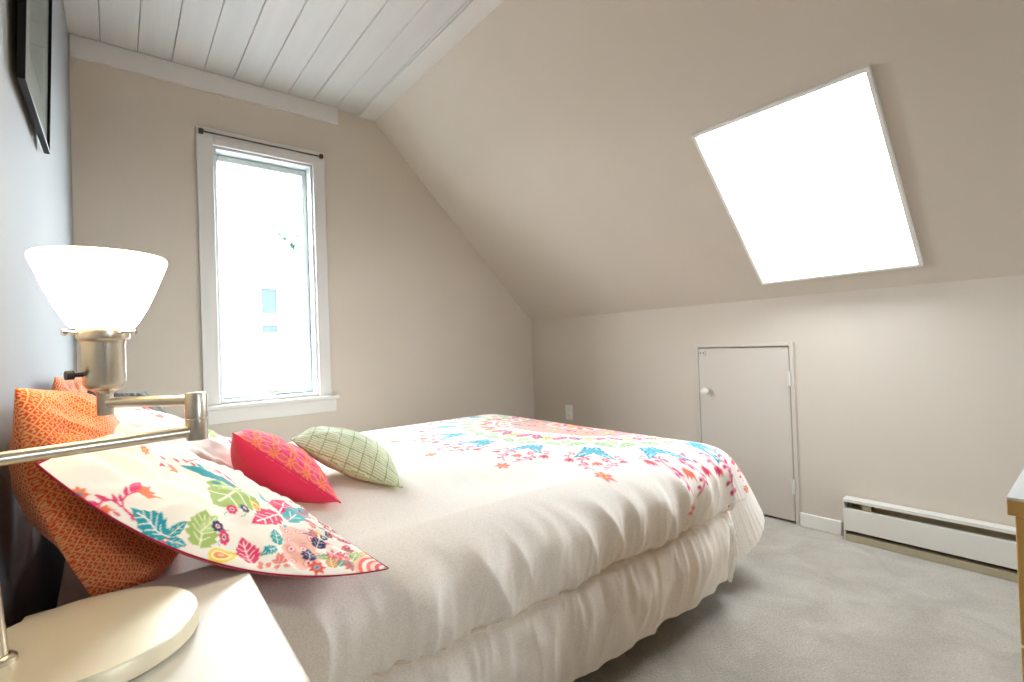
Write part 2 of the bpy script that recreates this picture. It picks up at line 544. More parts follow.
mb = MB(); mb.box(.378, 1.083, D-.018, D, .622, .702); mb.build('apron', M['trimw'], win, bevel=.003)
mb = MB()
mb.prism([(.60, .727), (.675, .727), (.667, .752), (.645, .766), (.628, .766), (.608, .75)], 1, D+.03, D+.066)
cr = mb.build('crank_housing', M['plastic'], win, bevel=.004)
mb = MB(); mb.tube([(.645, D+.03, .757), (.66, D+.022, .758), (.70, D+.02, .748), (.725, D+.02, .744)], .006); mb.tube([(.725, D+.022, .732), (.725, D+.022, .757)], .008)
mb.build('crank_handle', M['plastic'], cr)
mb = MB(); mb.box(.715, .79, D+.062, D+.076, .768, .782); mb.box(.745, .76, D+.05, D+.066, .77, .779); mb.build('sash_label_plate', M['heaterb'], win, bevel=.002)

# skylight = window_2
sk = bpy.data.objects.new('window_2', None); COL.objects.link(sk); c0 = sp((ST0+ST1)/2, (SKY0+SKY1)/2); sk.location = c0; sk['kind'] = 'structure'
ORG['window_2'] = c0
def sky_frame(mb, g, w, h0, h1):
    tg = g/S_LEN; tw = w/S_LEN
    a0, a1, b0, b1 = ST0-tg, ST1+tg, SKY0-g, SKY1+g
    slab(mb, a0, a0+tw, b0, b1, h0, h1); slab(mb, a1-tw, a1, b0, b1, h0, h1)
    slab(mb, a0+tw, a1-tw, b0, b0+w, h0, h1); slab(mb, a0+tw, a1-tw, b1-w, b1, h0, h1)
mb = MB(); sky_frame(mb, .004, .014, -.020, .002); mb.build('trim_frame', M['trim'], sk, bevel=.002)
mb = MB(); sky_frame(mb, 0, .012, 0, SH); mb.build('reveal', M['trim'], sk)
mb = MB(); slab(mb, ST0+.005, ST1-.005, SKY0+.010, SKY1-.010, -.016, -.011); mb.build('pane', M['skyglass'], sk)

# added_window: unseen, put in behind the camera to light the side of the bed facing us
w3 = bpy.data.objects.new('added_window', None); COL.objects.link(w3); w3.location = (FX0, YF, FZ0); w3['kind'] = 'structure'
ORG['added_window'] = Vector((FX0, YF, FZ0))
mb = MB(); rect_frame(mb, FX0-.08, FX1+.08, FZ0-.08, FZ1+.08, .08, YF, YF+.02); mb.build('casing', M['trimw'], w3, bevel=.004)
mb = MB(); rect_frame(mb, FX0, FX1, FZ0, FZ1, .05, YF-.12, YF-.08); mb.box((FX0+FX1)/2-.025, (FX0+FX1)/2+.025, YF-.12, YF-.08, FZ0+.05, FZ1-.05)
mb.build('sash', M['trimw'], w3, bevel=.004)
mb = MB(); mb.box(FX0+.05, FX1-.05, YF-.102, YF-.098, FZ0+.05, FZ1-.05); mb.build('pane', M['glass'], w3)

# door_1: small access door in the knee wall
dr = bpy.data.objects.new('door_1', None); COL.objects.link(dr); dr.location = (XK, (DY0+DY1)/2, 0); dr['kind'] = 'structure'
ORG['door_1'] = Vector((XK, (DY0+DY1)/2, 0))
mb = MB(); mb.box(XK-.004, XK+.02, DY0+.004, DY1-.002, .012, DZ-.005)
pn = mb.build('door_panel', M['door'], dr, bevel=.003)
mb = MB(); g = .02
mb.box(XK-.010, XK+.05, DY0-g, DY0, 0, DZ+g); mb.box(XK-.006, XK+.05, DY1, DY1+g*.8, 0, DZ+g); mb.box(XK-.012, XK+.05, DY0, DY1, DZ, DZ+g)
mb.build('door_frame', M['door'], dr, bevel=.002)
mb = MB(); mb.lathe([(.004, 0), (.011, .001), (.012, .006), (.009, .012), (.019, .02), (.023, .029), (.02, .038), (.012, .043), (0, .045)], (XK-.004, 1.562, .683), 28, (-1, 0, 0))
mb.build('door_knob', M['plastic'], pn)
for hz in (.86, .78): pass
for hz in (.775, .2):
    mb = MB(); mb.tube([(XK-.013, DY0+.002, hz-.04), (XK-.013, DY0+.002, hz+.04)], .006, 12); mb.box(XK-.008, XK-.004, DY0-.016, DY0+.014, hz-.036, hz+.036)
    mb.build('hinge', M['heater'], dr)
mb = MB(); mb.box(XK-.009, XK-.004, DY1-.05, DY1-.012, DZ-.05, DZ-.016); 
la = mb.build('latch_plate', M['door'], pn, bevel=.001)
mb = MB()
for yy in (DY1-.02, DY1-.038): mb.lathe([(.0042, 0), (.0042, .001), (0, .0012)], (XK-.009, yy, DZ-.033), 12, (-1, 0, 0))
mb.build('screw', M['black'], la)

# ------------------------------------------------------------------ curtain rod
t = thing('curtain_rod', (.705, D-.03, 2.24), 'thin dark bronze curtain rod across the top of the white window casing', 'curtain rod')
mb = MB(); mb.tube([(.385, D-.034, 2.243), (1.028, D-.034, 2.241)], .0046, 14); mb.build('rod', M['bronze'], t)
for xx in (.383, 1.030):
    mb = MB(); mb.box(xx-.011, xx+.011, D-.043, D-.02, 2.23, 2.256); mb.build('bracket', M['bronze'], t, bevel=.003)

# ------------------------------------------------------------------ baseboard heater
HX, HY0, HY1 = 2.722, -.75, .848
t = thing('baseboard_heater', (HX+.03, (HY0+HY1)/2, 0), 'long white electric baseboard heater along the foot of the right wall', 'heater')
mb = MB(); mb.box(XK-.006, XK-.001, HY0, HY1, .004, .198); mb.build('back_plate', M['heaterb'], t)
mb = MB(); mb.prism([(XK-.006, .204), (HX-.004, .204), (HX-.004, .190), (HX, .190), (HX+.002, .199), (XK-.006, .199)], 1, HY0, HY1); mb.build('top_hood', M['heater'], t)
mb = MB(); mb.prism([(HX-.002, .156), (HX+.012, .160), (HX+.012, .157), (HX+.001, .153), (HX+.001, .056), (HX+.012, .051), (HX+.012, .048), (HX-.002, .053)], 1, HY0+.002, HY1-.002)
mb.build('front_cover', M['heater'], t, bevel=.001)
mb = MB(); mb.box(HX+.004, XK-.006, HY0, HY1, 0, .034); mb.build('base_channel', M['heaterb'], t, bevel=.002)
mb = MB(); mb.box(HX-.001, XK-.001, HY1-.004, HY1, 0.0, .2); mb.build('end_cap', M['heater'], t)
mb = MB(); mb.box(HX-.001, XK-.001, HY0, HY0+.004, 0.0, .2); mb.build('end_cap', M['heater'], t)
mb = MB()
yy = HY0+.05
while yy < HY1-.14:
    mb.box(HX+.014, XK-.012, yy, yy+.0012, .062, .142); yy += .009
mb.tube([(HX+.034, HY0+.01, .1), (HX+.034, HY1-.02, .1)], .006, 10)
mb.build('heating_element', M['fins'], t)
mb = MB(); mb.box(HX+.012, XK-.008, HY1-.11, HY1-.075, .05, .186); mb.box(HX+.006, XK-.01, HY1-.105, HY1-.09, .166, .182); mb.build('element_bracket', M['heaterb'], t)
mb = MB(); mb.box(HX+.02, XK-.01, HY1-.05, HY1-.03, .168, .182); mb.build('wiring_clip', M['black'], t)

# ------------------------------------------------------------------ wall outlet behind the bed
t = thing('wall_outlet', (XK-.003, 2.738, .455), 'white electrical outlet on the right wall just above the far end of the bed', 'outlet')
mb = MB(); mb.box(XK-.006, XK-.0005, 2.700, 2.776, .395, .512); pl = mb.build('cover_plate', M['plastic'], t, bevel=.003)
for zz in (.478, .428):
    mb = MB(); mb.box(XK-.0085, XK-.005, 2.722, 2.754, zz-.015, zz+.015); s_ = mb.build('socket', M['plastic'], t, bevel=.003)
    mb = MB(); mb.box(XK-.009, XK-.0083, 2.730, 2.732, zz-.004, zz+.006); mb.box(XK-.009, XK-.0083, 2.743, 2.745, zz-.004, zz+.006); mb.build('slot', M['black'], s_)

# ------------------------------------------------------------------ framed picture, tipped slightly forward, on the left wall
PB, PT, P0, P1 = (-.130, 1.560), (-.117, 2.0), 1.335, 1.79      # front plane (x, z) bottom/top; y range
PD = .012
def pq(y, f, dx=0): return Vector((PB[0]+(PT[0]-PB[0])*f+dx, y, PB[1]+(PT[1]-PB[1])*f))
t = thing('framed_picture', (-.14, (P0+P1)/2, PB[1]), 'black framed picture under glass hung high on the left wall', 'picture')
def pbox(mb, y0, y1, f0, f1, d0, d1):
    v = [pq(y0,f0,d0), pq(y1,f0,d0), pq(y1,f1,d0), pq(y0,f1,d0), pq(y0,f0,d1), pq(y1,f0,d1), pq(y1,f1,d1), pq(y0,f1,d1)]
    mb.add(v, [(0,1,2,3),(4,7,6,5),(0,4,5,1),(1,5,6,2),(2,6,7,3),(3,7,4,0)])
mb = MB(); w = .007; fw = w/.44
pbox(mb, P0, P0+w, 0, 1, -PD, 0); pbox(mb, P1-w, P1, 0, 1, -PD, 0); pbox(mb, P0+w, P1-w, 0, fw, -PD, 0); pbox(mb, P0+w, P1-w, 1-fw, 1, -PD, 0)
mb.build('frame', M['frame'], t)
mb = MB(); pbox(mb, P0+w, P1-w, fw, 1-fw, -.011, -.006); mb.build('mat_board', mat('picture_mat_board', '#8d8478', .7, var=.03), t)
mb = MB(); pbox(mb, P0+.11, P1-.11, .24, .76, -.006, -.0055); mb.build('print', mat('picture_print', '#6f675c', .7, var=.35, vscale=9), t)
mb = MB(); pbox(mb, P0+w, P1-w, fw, 1-fw, -.004, -.002); mb.build('glass', glass_mat('picture_glass'), t)

# ------------------------------------------------------------------ dresser at the right edge of the frame
DZT = .72; q = .14/.72
dx, dy = 1.142, .119
t = thing('dresser', (dx+.24, dy-.5, 0), 'oak dresser with a white top standing near the camera at the right edge', 'dresser')
mb = MB(); mb.box(dx, dx+.46, dy-.95, dy, DZT-.004, DZT); mb.build('white_top', M['dresstop'], t)['label'] = 'white laminate top'
mb = MB(); mb.box(dx, dx+.46, dy-.95, dy, DZT-.03, DZT-.004); mb.build('top_slab', M['oak'], t, bevel=.0015)
mb = MB(); bx, by = dx+.012, dy-.008
mb.box(bx+.02, dx+.44, by-.018, by, .06, DZT-.03); mb.box(bx+.02, dx+.44, by-.934, by-.916, .06, DZT-.03); mb.box(dx+.43, dx+.445, by-.916, by-.018, .06, DZT-.03); mb.box(bx+.02, dx+.43, by-.916, by-.018, .06, .08)
mb.build('carcass', M['oak'], t)
for k, (a, b) in enumerate(((.06, .25), (.254, .47), (.474, DZT-.034))):
    mb = MB(); mb.box(bx, bx+.02, by-.934, by, a, b); d_ = mb.build('drawer', M['oak'], t, bevel=.0015)
    for yy in (-.25, -.7):
        mb = MB(); mb.lathe([(.006, 0), (.006, .012), (.014, .018), (.014, .026), (0, .029)], (bx, by+yy, (a+b)/2), 20, (-1, 0, 0)); mb.build('knob', M['nickel'], d_)
for xx in (bx+.03, dx+.41):
    for yy in (by-.03, by-.9):
        mb = MB(); mb.box(xx-.02, xx+.02, yy-.02, yy+.02, 0, .06); mb.build('leg', M['oak'], t, bevel=.002)

# ------------------------------------------------------------------ nightstand
NZ = .65
t = thing('nightstand', (.02, .75, 0), 'white nightstand between the bed and the camera, carrying the swing-arm lamp', 'nightstand')
mb = MB()
mb.prism([(-.112, .548), (.149, .548), (.154, .556), (.160, .966), (.156, .970), (-.108, .960), (-.112, .935), (-.125, .922), (-.125, .56)], 2, NZ-.022, NZ)
mb.build('top', M['mattewhite'], t, bevel=.004)
mb = MB(); mb.box(-.115, .14, .955, .957, .12, NZ-.022); mb.box(-.115, -.10, .57, .955, .12, NZ-.022); mb.box(.126, .141, .57, .955, .12, NZ-.022); mb.box(-.10, .126, .57, .955, .12, .135)
mb.build('carcass', M['mattewhite'], t)
for a, b in ((.14, .38), (.384, .622)):
    mb = MB(); mb.box(-.113, .139, .553, .569, a, b); d_ = mb.build('drawer', M['mattewhite'], t, bevel=.002)
    mb = MB(); mb.lathe([(.006, 0), (.006, .01), (.013, .016), (.013, .022), (0, .025)], (.013, .553, (a+b)/2), 20, (0, -1, 0)); mb.build('knob', M['nickel'], d_)
for xx in (-.1, .126):
    for yy in (.585, .94):
        mb = MB(); mb.box(xx-.015, xx+.015, yy-.015, yy+.015, 0, .12); mb.build('leg', M['mattewhite'], t, bevel=.002)

# ------------------------------------------------------------------ swing-arm lamp
POLE = Vector((-.106, .766, 0)); LEAN = Vector((-.021, 0, 0)); POLA = POLE+LEAN*.73; JO = Vector((.085, .822, 0)); SO = Vector((-.015, .902, 0))
t = thing('swing_arm_lamp', (-.035, .775, NZ), 'brushed nickel swing-arm lamp with a lit white glass shade, standing on the nightstand', 'lamp')
BC = (-.036, .784, NZ)
mb = MB(); mb.lathe([(0, .0005), (.108, .0005), (.113, .004), (.113, .022), (.111, .025), (.1, .0262), (0, .0285)], BC, 96); mb.build('base', M['disc'], t)
mb = MB(); mb.lathe([(.0145, 0), (.0145, .006), (.012, .009), (.0085, .010)], (POLE.x, POLE.y, NZ+.0255), 28); mb.build('pole_collar', M['nickel'], t)
mb = MB(); mb.tube([(POLE.x, POLE.y, NZ+.026), (POLE.x+LEAN.x, POLE.y, .975)], .0082, 24); mb.lathe([(.0082, 0), (.011, .002), (.011, .012), (.006, .018), (0, .02)], (POLE.x+LEAN.x, POLE.y, .97), 24)
mb.build('pole', M['nickel'], t)
A1, A2 = .8955, .9395
def pt(v, z): return (v.x, v.y, z)
mb = MB(); mb.lathe([(.0085, -.018), (.0125, -.016), (.0125, .016), (.0085, .018)], pt(POLA, A1), 28); mb.tube([pt(POLA, A1), pt(JO, A1)], .0078, 24); mb.build('arm', M['nickel'], t)
mb = MB(); mb.tube([pt(JO, A2), pt(SO, A2)], .0078, 24); mb.build('arm', M['nickel'], t)
mb = MB(); mb.lathe([(0, -.0345), (.0125, -.0335), (.0135, -.032), (.0135, -.0035), (.0128, -.003), (.0128, -.0018), (.0135, -.0012), (.0135, .031), (.0125, .033), (.008, .0335), (0, .0335)], pt(JO, .9165), 36); mb.build('joint', M['nickel'], t)
mb = MB(); mb.lathe([(0, -.017), (.0085, -.0165), (.0095, -.015), (.0095, .013), (.012, .017), (.016, .019)], pt(SO, A2-.001), 28); mb.build('shade_swivel', M['nickel'], t)
mb = MB(); mb.lathe([(0, .958), (.017, .9585), (.0215, .962), (.0243, .968), (.0243, 1.022), (.0255, 1.0265), (.0285, 1.0285), (.030, 1.032), (.030, 1.046), (.0285, 1.048), (.026, 1.048), (.024, 1.04), (0, 1.04)], (SO.x, SO.y, 0), 48)
so = mb.build('socket', M['nickel'], t)
for a in (200, 320, 80):
    d = Vector((math.cos(math.radians(a)), math.sin(math.radians(a)), 0)); c = Vector((SO.x, SO.y, 1.0395))
    mb = MB(); mb.tube([c+d*.03, c+d*.041], .0022, 10); mb.lathe([(0, 0), (.0046, .0005), (.0046, .0055), (0, .006)], c+d*.04, 14, d); mb.build('thumb_screw', M['chrome'], so)
d = Vector((-.93, -.36, 0)).normalized(); c = Vector((SO.x, SO.y, .981))
mb = MB(); mb.tube([c+d*.022, c+d*.036], .0032, 12); mb.lathe([(0, 0), (.0062, .0005), (.0062, .009), (0, .0095)], c+d*.034, 16, d); mb.build('switch_knob', M['black'], so)
opal = bpy.data.materials.new('lit_opal_glass'); opal.use_nodes = True
nt = opal.node_tree; b = nt.nodes['Principled BSDF']
b.inputs['Base Color'].default_value = rgba('#f7f0e2'); b.inputs['Roughness'].default_value = .25
b.inputs['Emission Color'].default_value = rgba('#ffe0a4'); b.inputs['Emission Strength'].default_value = LAMP
mb = MB()
prof = [(.035, 1.046), (.040, 1.052), (.052, 1.075), (.063, 1.102), (.0715, 1.126), (.0755, 1.136), (.0765, 1.14), (.0765, 1.145), (.0745, 1.147), (.0725, 1.144), (.069, 1.126), (.060, 1.102), (.049, 1.077), (.037, 1.055), (.033, 1.048)]
mb.lathe(prof, (SO.x, SO.y, 0), 72, closed=True); mb.build('lamp_shade', opal, t, autosmooth=False)
bulbm = bpy.data.materials.new('lit_bulb'); bulbm.use_nodes = True
b = bulbm.node_tree.nodes['Principled BSDF']; b.inputs['Emission Color'].default_value = rgba('#ffdc9c'); b.inputs['Emission Strength'].default_value = LAMP*3
mb = MB(); mb.lathe([(0, 1.03), (.013, 1.031), (.014, 1.05), (.024, 1.075), (.029, 1.093), (.024, 1.112), (.012, 1.122), (0, 1.124)], (SO.x, SO.y, 0), 32); mb.build('bulb', bulbm, t)

# ================================================================== BED
t = thing('bed', (.95, 1.77, 0), 'bed standing with its head at the left wall, hidden under the floral comforter', 'bed')
def soft_box(mb, x0, x1, y0, y1, z0, z1): mb.box(x0, x1, y0, y1, z0, z1)
mb = MB(); mb.box(-.1, 1.81, 1.105, 2.45, .32, .545); mb.build('mattress', M['sheet'], t, bevel=.05, bseg=5)
mb = MB(); mb.box(-.1, 1.82, 1.08, 2.465, .16, .32); mb.build('box_spring', M['boxs'], t, bevel=.015, bseg=3)
mb = MB(); mb.box(-.1, 1.82, 1.075, 1.105, .12, .16); mb.box(-.1, 1.82, 2.44, 2.47, .12, .16); mb.box(1.79, 1.82, 1.105, 2.44, .12, .16); mb.box(-.1, -.07, 1.105, 2.44, .12, .16); mb.box(.9, .94, 1.105, 2.44, .12, .16)
mb.build('rail_frame', M['woodd'], t, bevel=.003)
for xx in (-.02, 1.7):
    for yy in (1.17, 2.38):
        mb = MB(); mb.tube([(xx, yy, 0), (xx, yy, .13)], .022, 16); mb.build('leg', M['black'], t)

# ------------------------------------------------------------------ comforter: one quilted sheet laid over the mattress and hanging over three sides
XH, XI, Y0, Y1, RC, RR, ZT = -.09, 1.81, 1.08, 2.47, .06, .105, .578
L = .545; DS = .29
G = .005
ni = int((XI+L-XH)/G)+1; nj = int((Y1-Y0+2*L)/G)+1
a = np.linspace(XH, XI+L, ni); b = np.linspace(Y0-L, Y1+L, nj)
A, B = np.meshgrid(a, b)
yc, hy = (Y0+Y1)/2, (Y1-Y0)/2
qx = np.maximum(A-(XI-RC), 0); sy = np.sign(B-yc); qy = np.maximum(np.abs(B-yc)-(hy-RC), 0)
r = np.hypot(qx, qy)
nx = np.where(r > 0, qx/np.maximum(r, 1e-9), 0); ny = np.where(r > 0, qy/np.maximum(r, 1e-9), 0)
corner = (qx > 0) & (qy > 0)
d = np.maximum(r-RC, 0)
phi = np.degrees(np.arctan2(ny, nx))            # 0: foot side, 90: long side
dmax = (L+RC)/np.maximum(np.maximum(nx, ny), 1e-6)-RC
front = sy < 0
dip = np.where(front, .34*np.exp(-((phi-20)/26)**2), .12*np.exp(-((phi-30)/30)**2))
Lc = L*(1-dip)
d = np.where(r > RC, d*Lc/dmax, 0)
# base position on the rounded mattress outline
bx = np.minimum(A, XI-RC) + nx*np.minimum(r, RC); by = np.where(qy > 0, yc+sy*(hy-RC), B) + sy*ny*np.minimum(r, RC)
th = np.minimum(d/RR, PI/2)
o = RR*np.sin(th); drop = RR*(1-np.cos(th)) + np.maximum(d-RR*PI/2, 0)
s = np.where(qy > 0, A, 0) + np.where((qx > 0) & (qy <= 0), B*1.0+7, 0) + np.where(corner, (90-phi)*.004, 0)*0
sp_ = A*ny + (B*1.3+5)*nx*sy                      # coordinate that runs along the rim
ds = DS*(1+.03*noise(sp_*2.2, sp_*0+3.3))
ds = np.minimum(ds, Lc*.62)
u = np.clip((d-.02)/(ds-.02), 0, 1); v = np.clip((d-ds)/np.maximum(Lc-ds, 1e-3), 0, 1)
hang = sstep(.03, .10, d)
puff = .040*np.sin(PI*u**.9)*(d < ds)*sstep(0, .05, d) + .026*np.sin(PI*v**.8)*(d >= ds)
cm = corner*sstep(90, 66, phi)
pinch = -.020*np.exp(-((d-ds)/.009)**2)*(1-cm)
near = np.exp(-np.abs(d-ds)/.07)
fold = noise(sp_*7.5-d*1.5, d*2.2+1.7)*.022*hang*(d < ds) + noise(sp_*9+d*2, d*3+9.1)*.013*(d >= ds)*np.minimum(v*4, 1)
ridge = lambda x_, y_: 1-2.2*np.abs(noise(x_, y_))
fold = fold + (ridge(sp_*6.5-d*2.2+3, d*1.6+.6)*.016*hang*(d < ds)*sstep(.02, .14, d) + ridge(sp_*8+d*1.5+7, d*2+5)*.008*(d >= ds)*np.minimum(v*5, 1))
gath = (ridge(sp_*24+2, d*4+1.1)*.009+noise(sp_*30, d*5+4.4)*.0075+noise(sp_*62, d*8)*.0026)*near*hang
micro = noise(sp_*18+noise(sp_*5, d*5)*1.2, d*9)*.0055*hang
puff = puff*(1-cm); micro = micro*(1-.8*cm); gath = gath*(1-cm); fold = fold*(1-.8*cm)
base_out = .012*hang + .028*u
o = o + puff + (pinch+gath+fold)*np.minimum(hang*1.2, 1) + micro + base_out
# corner: the hanging cloth flares into a pleat at the foot, with a groove beside the long side
e1 = np.where(front, .33*np.exp(-((phi-22)/24)**2), .2*np.exp(-((phi-40)/28)**2))*corner*(d/L)*.9
e2 = -.045*np.exp(-((phi-62)/9)**2)*corner*sstep(.06, .3, d)
o = o + e1 + e2
o = o + np.where((nx > .99), .06*(d/L), 0)*np.exp(-((B-Y0-RC)/.2)**2)
X = bx + nx*o; Y = by + sy*ny*o
inside = (r <= RC)
edge = np.minimum(np.minimum(XI-A, B-Y0), Y1-B)
crown = .027*sstep(0, .35, edge)
topn = (noise(A*2.6, B*2.6+5)*.010 + noise(A*6, B*7+2)*.004 + noise(A*14+3, B*3)*.002)*sstep(-.02, .2, edge)
Z = ZT - drop + np.where(inside, crown+topn, 0)
hem = noise(sp_*4.2, sp_*0+8)*.010+noise(sp_*11, sp_*0+2)*.003
Z = Z + hem*v*(d > 0)*(1-.7*cm)
Z = np.maximum(Z, .02+.02*v)
# at the head the drape is squeezed behind the nightstand
w = sstep(.16, .42, A)
Y = np.where(front, np.maximum(Y, .982*(1-w)+.80*w), Y)

SHW = '#eee4d9'
cl = Cloth(XH, Y0-L, XI+L, Y1+L, ni, nj, SHW)
PK, PK2, CO, OR, TE, TE2, GR, GR2, YE, NA = '#cf2f68', '#df5482', '#e56a5e', '#e8673c', '#128ca6', '#48adbe', '#84b464', '#a9cc86', '#e2b845', '#2d3560'
CX, CY = 1.84, 1.745
def PO(r_, deg): return np.array((CX+r_*math.cos(math.radians(deg)), CY+r_*math.sin(math.radians(deg))))
NM = 18; A0 = 247.5; ST = 360/NM
for k in range(NM):
    g = A0+k*ST
    h = ST/2
    # outer: teal leaf pair, cradle of pink vines with buds, tulip, star flower at the tip
    for sg in (1, -1):
        leaf(cl, PO(.615, g+sg*1.6), PO(.775, g+sg*5.8), .34, TE, '#bfe6ea', 5, bend=-sg*.14)
        leaf(cl, PO(.645, g+sg*.5), PO(.735, g+sg*2.2), .34, TE2, None, 3)
        vine(cl, PO(.745, g+sg*1.0), PO(.81, g+sg*6.6), PO(.90, g+sg*.8), .006, PK2, 5, .026, PK)
        vine(cl, PO(.72, g+sg*5.5), PO(.75, g+sg*8), PO(.80, g+sg*6.8), .005, PK2, 2, .02, PK)
        tulip(cl, PO(.78, g+sg*6.6), PO(.825, g+sg*7.0), CO, PK)
    tulip(cl, PO(.80, g), PO(.85, g), OR, CO)
    star(cl, PO(.945, g), .032, CO, YE, 6, math.radians(g))
    # green leaf ring
    for sg in (1, -1):
        leaf(cl, PO(.565, g+sg*1), PO(.615, g+sg*h*.92), .5, GR, '#e9f2dc', 4, bend=sg*.1)
    leaf(cl, PO(.50, g+h), PO(.585, g+h), .6, GR2, '#eef6e2', 4)
    # magenta leaves and yellow pears
    for sg in (1, -1): leaf(cl, PO(.44, g+h+sg*1), PO(.525, g+h+sg*6), .5, PK, '#f6b9cc', 4)
    pear(cl, PO(.45, g), PO(.54, g))
    daisy(cl, PO(.49, g+4), .015, PK, NA); daisy(cl, PO(.49, g-4), .015, NA, PK)
    # inner rings: peach ground with flowers
for k in range(28):
    g = A0+k*ST/2
    cl.disc(PO(.385, g), .052, '#e88476', n=20)
cl.disc((CX, CY), .385, '#eea291', n=60)
for k in range(28):
    g = A0+k*ST/2
    cl.disc(PO(.385, g), .036, '#fbe6da', n=18); star(cl, PO(.385, g), .028, (CO if k % 2 else PK), YE, 6)
    leaf(cl, PO(.30, g), PO(.35, g+3), .6, (TE if k % 2 else NA), '#ffffff', 3)
for k in range(20):
    g = k*18
    daisy(cl, PO(.265, g), .026, (PK, OR, GR)[k % 3], YE, 7); leaf(cl, PO(.20, g+9), PO(.25, g+9), .6, (GR, TE2)[k % 2], None, 3)
cl.disc((CX, CY), .19, '#ef8a7c', n=48); cl.disc((CX, CY), .17, '#fbe3d6', n=48)
for k in range(16): bud(cl, PO(.09, k*22.5), PO(.165, k*22.5), .5, (PK, OR)[k % 2])
cl.disc((CX, CY), .085, PK, n=36); cl.disc((CX, CY), .065, YE, n=30); star(cl, (CX, CY), .05, PK, OR, 8)
# ring of small blossoms in the gaps
for k in range(56):
    g = k*360/56; cl.disc(PO(.422, g), .008, (TE, PK, OR, GR)[k % 4], n=8)
colr = cl.result()
V = np.stack([X, Y, Z], -1)
org = Vector((.95, 1.77, .55))
me = grid_mesh('comforter', V-np.array(org), colr)
M['comf'] = fabric('printed_cotton_comforter', 1100, .12, mottle=.13)
co = link('comforter', me, M['comf'], None, org)
tag(co, 'white quilted comforter with a bright floral medallion print, spread over the bed', 'comforter')
# corded seam along the three hanging sides
mb = MB()
def seam_run(pts):
    if len(pts) > 3: mb.tube([Vector(q_) for q_ in pts[::2]], .0052, 8, caps=True)
run = []
for i in range(ni):
    if a[i] > XI-RC: break
    col_ = (B[:, i] < Y0+.0) & (d[:, i] > 0); js = np.where(col_)[0]
    j = js[np.argmin(np.abs(d[js, i]-ds[js, i]))]; run.append((X[j, i], Y[j, i]-.001, Z[j, i]))
seam_run(run); run = []
for j in range(nj):
    if b[j] < Y0+RC or b[j] > Y1-RC: continue
    is_ = np.where(d[j, :] > 0)[0]; i = is_[np.argmin(np.abs(d[j, is_]-ds[j, is_]))]; run.append((X[j, i]+.001, Y[j, i], Z[j, i]))
seam_run(run); run = []
for i in range(ni):
    if a[i] > XI-RC: break
    js = np.where((B[:, i] > Y1) & (d[:, i] > 0))[0]; j = js[np.argmin(np.abs(d[js, i]-ds[js, i]))]; run.append((X[j, i], Y[j, i]+.001, Z[j, i]))
seam_run(run)
mb.build('seam_cord', mat('beige_seam_cord', '#d9cab8', .9, var=.05), co)
so_ = co.modifiers.new('thickness', 'SOLIDIFY'); so_.thickness = .012; so_.offset = -1

# ------------------------------------------------------------------ pillows
def cushion(P00, P10, P11, P01, Tf, Tb, pinch=.06, n=120, pw=.5, sag=None, wr=.004, seed=0.0, m=None, rim_fine=0):
    """corners counter-clockwise seen from the printed face; returns front and back sheets (rows run along v)"""
    m = m or n
    # finer rows near the rim so the rounded seam stays smooth
    uu = np.linspace(-1, 1, n); vv = np.linspace(-1, 1, m)
    uu = uu*(1-rim_fine)+np.sin(uu*PI/2)*rim_fine; vv = vv*(1-rim_fine)+np.sin(vv*PI/2)*rim_fine
    U, Vv = np.meshgrid(uu, vv)
    Uw = U*(1-pinch*(1-Vv**2)*np.abs(U)**1.5); Vw = Vv*(1-pinch*(1-U**2)*np.abs(Vv)**1.5)
    c = [np.array(p, float) for p in (P00, P10, P11, P01)]
    f = lambda s_, t_: (c[0]*((1-s_)*(1-t_))[..., None]+c[1]*(s_*(1-t_))[..., None]+c[2]*(s_*t_)[..., None]+c[3]*((1-s_)*t_)[..., None])
    P = f((Uw+1)/2, (Vw+1)/2)
    nrm = np.cross((c[1]+c[2]-c[0]-c[3]), (c[2]+c[3]-c[0]-c[1])); nrm = nrm/np.linalg.norm(nrm)
    if sag is not None: P = P + sag(U, Vv)
    rim = np.clip((1-U**2)*(1-Vv**2), 0, 1)
    th = rim**pw
    k = (noise(U*2.2+seed, Vv*2.2+seed*2)*1.6+noise(U*5+seed, Vv*5)*.7)*wr*np.minimum(rim*4, 1)
    # short gathers running in from the rim
    an = np.arctan2(Vv, U)
    gat = noise(an*9+seed, rim*1.5)*wr*1.2*np.exp(-((rim-.25)/.22)**2)*sstep(0, .1, rim)
    F = P+nrm*((Tf*th+k+gat)[..., None]); Bk = P-nrm*((Tb*th+k*.5)[..., None])
    return F, Bk, U, Vv

def pillow(name, F, Bk, colf, colb, mt, label, group=None, cat='pillow'):
    org = Vector(np.concatenate([F.reshape(-1, 3), Bk.reshape(-1, 3)]).mean(0)); org.z = float(min(F[..., 2].min(), Bk[..., 2].min()))
    me = grid_mesh(name, F-np.array(org), colf, Bk-np.array(org), colb)
    o = link(name, me, mt, None, org)
    return tag(o, label, cat, group)

def lay(S):
    """cloth coordinates in metres over a pillow sheet, measured along the cloth itself"""
    du = np.linalg.norm(np.diff(S, axis=1), axis=-1); dv = np.linalg.norm(np.diff(S, axis=0), axis=-1)
    x = np.concatenate([np.zeros((S.shape[0], 1)), du.cumsum(1)], 1); y = np.concatenate([np.zeros((1, S.shape[1])), dv.cumsum(0)], 0)
    return x-x[:, -1:]/2, y-y[-1:, :]/2

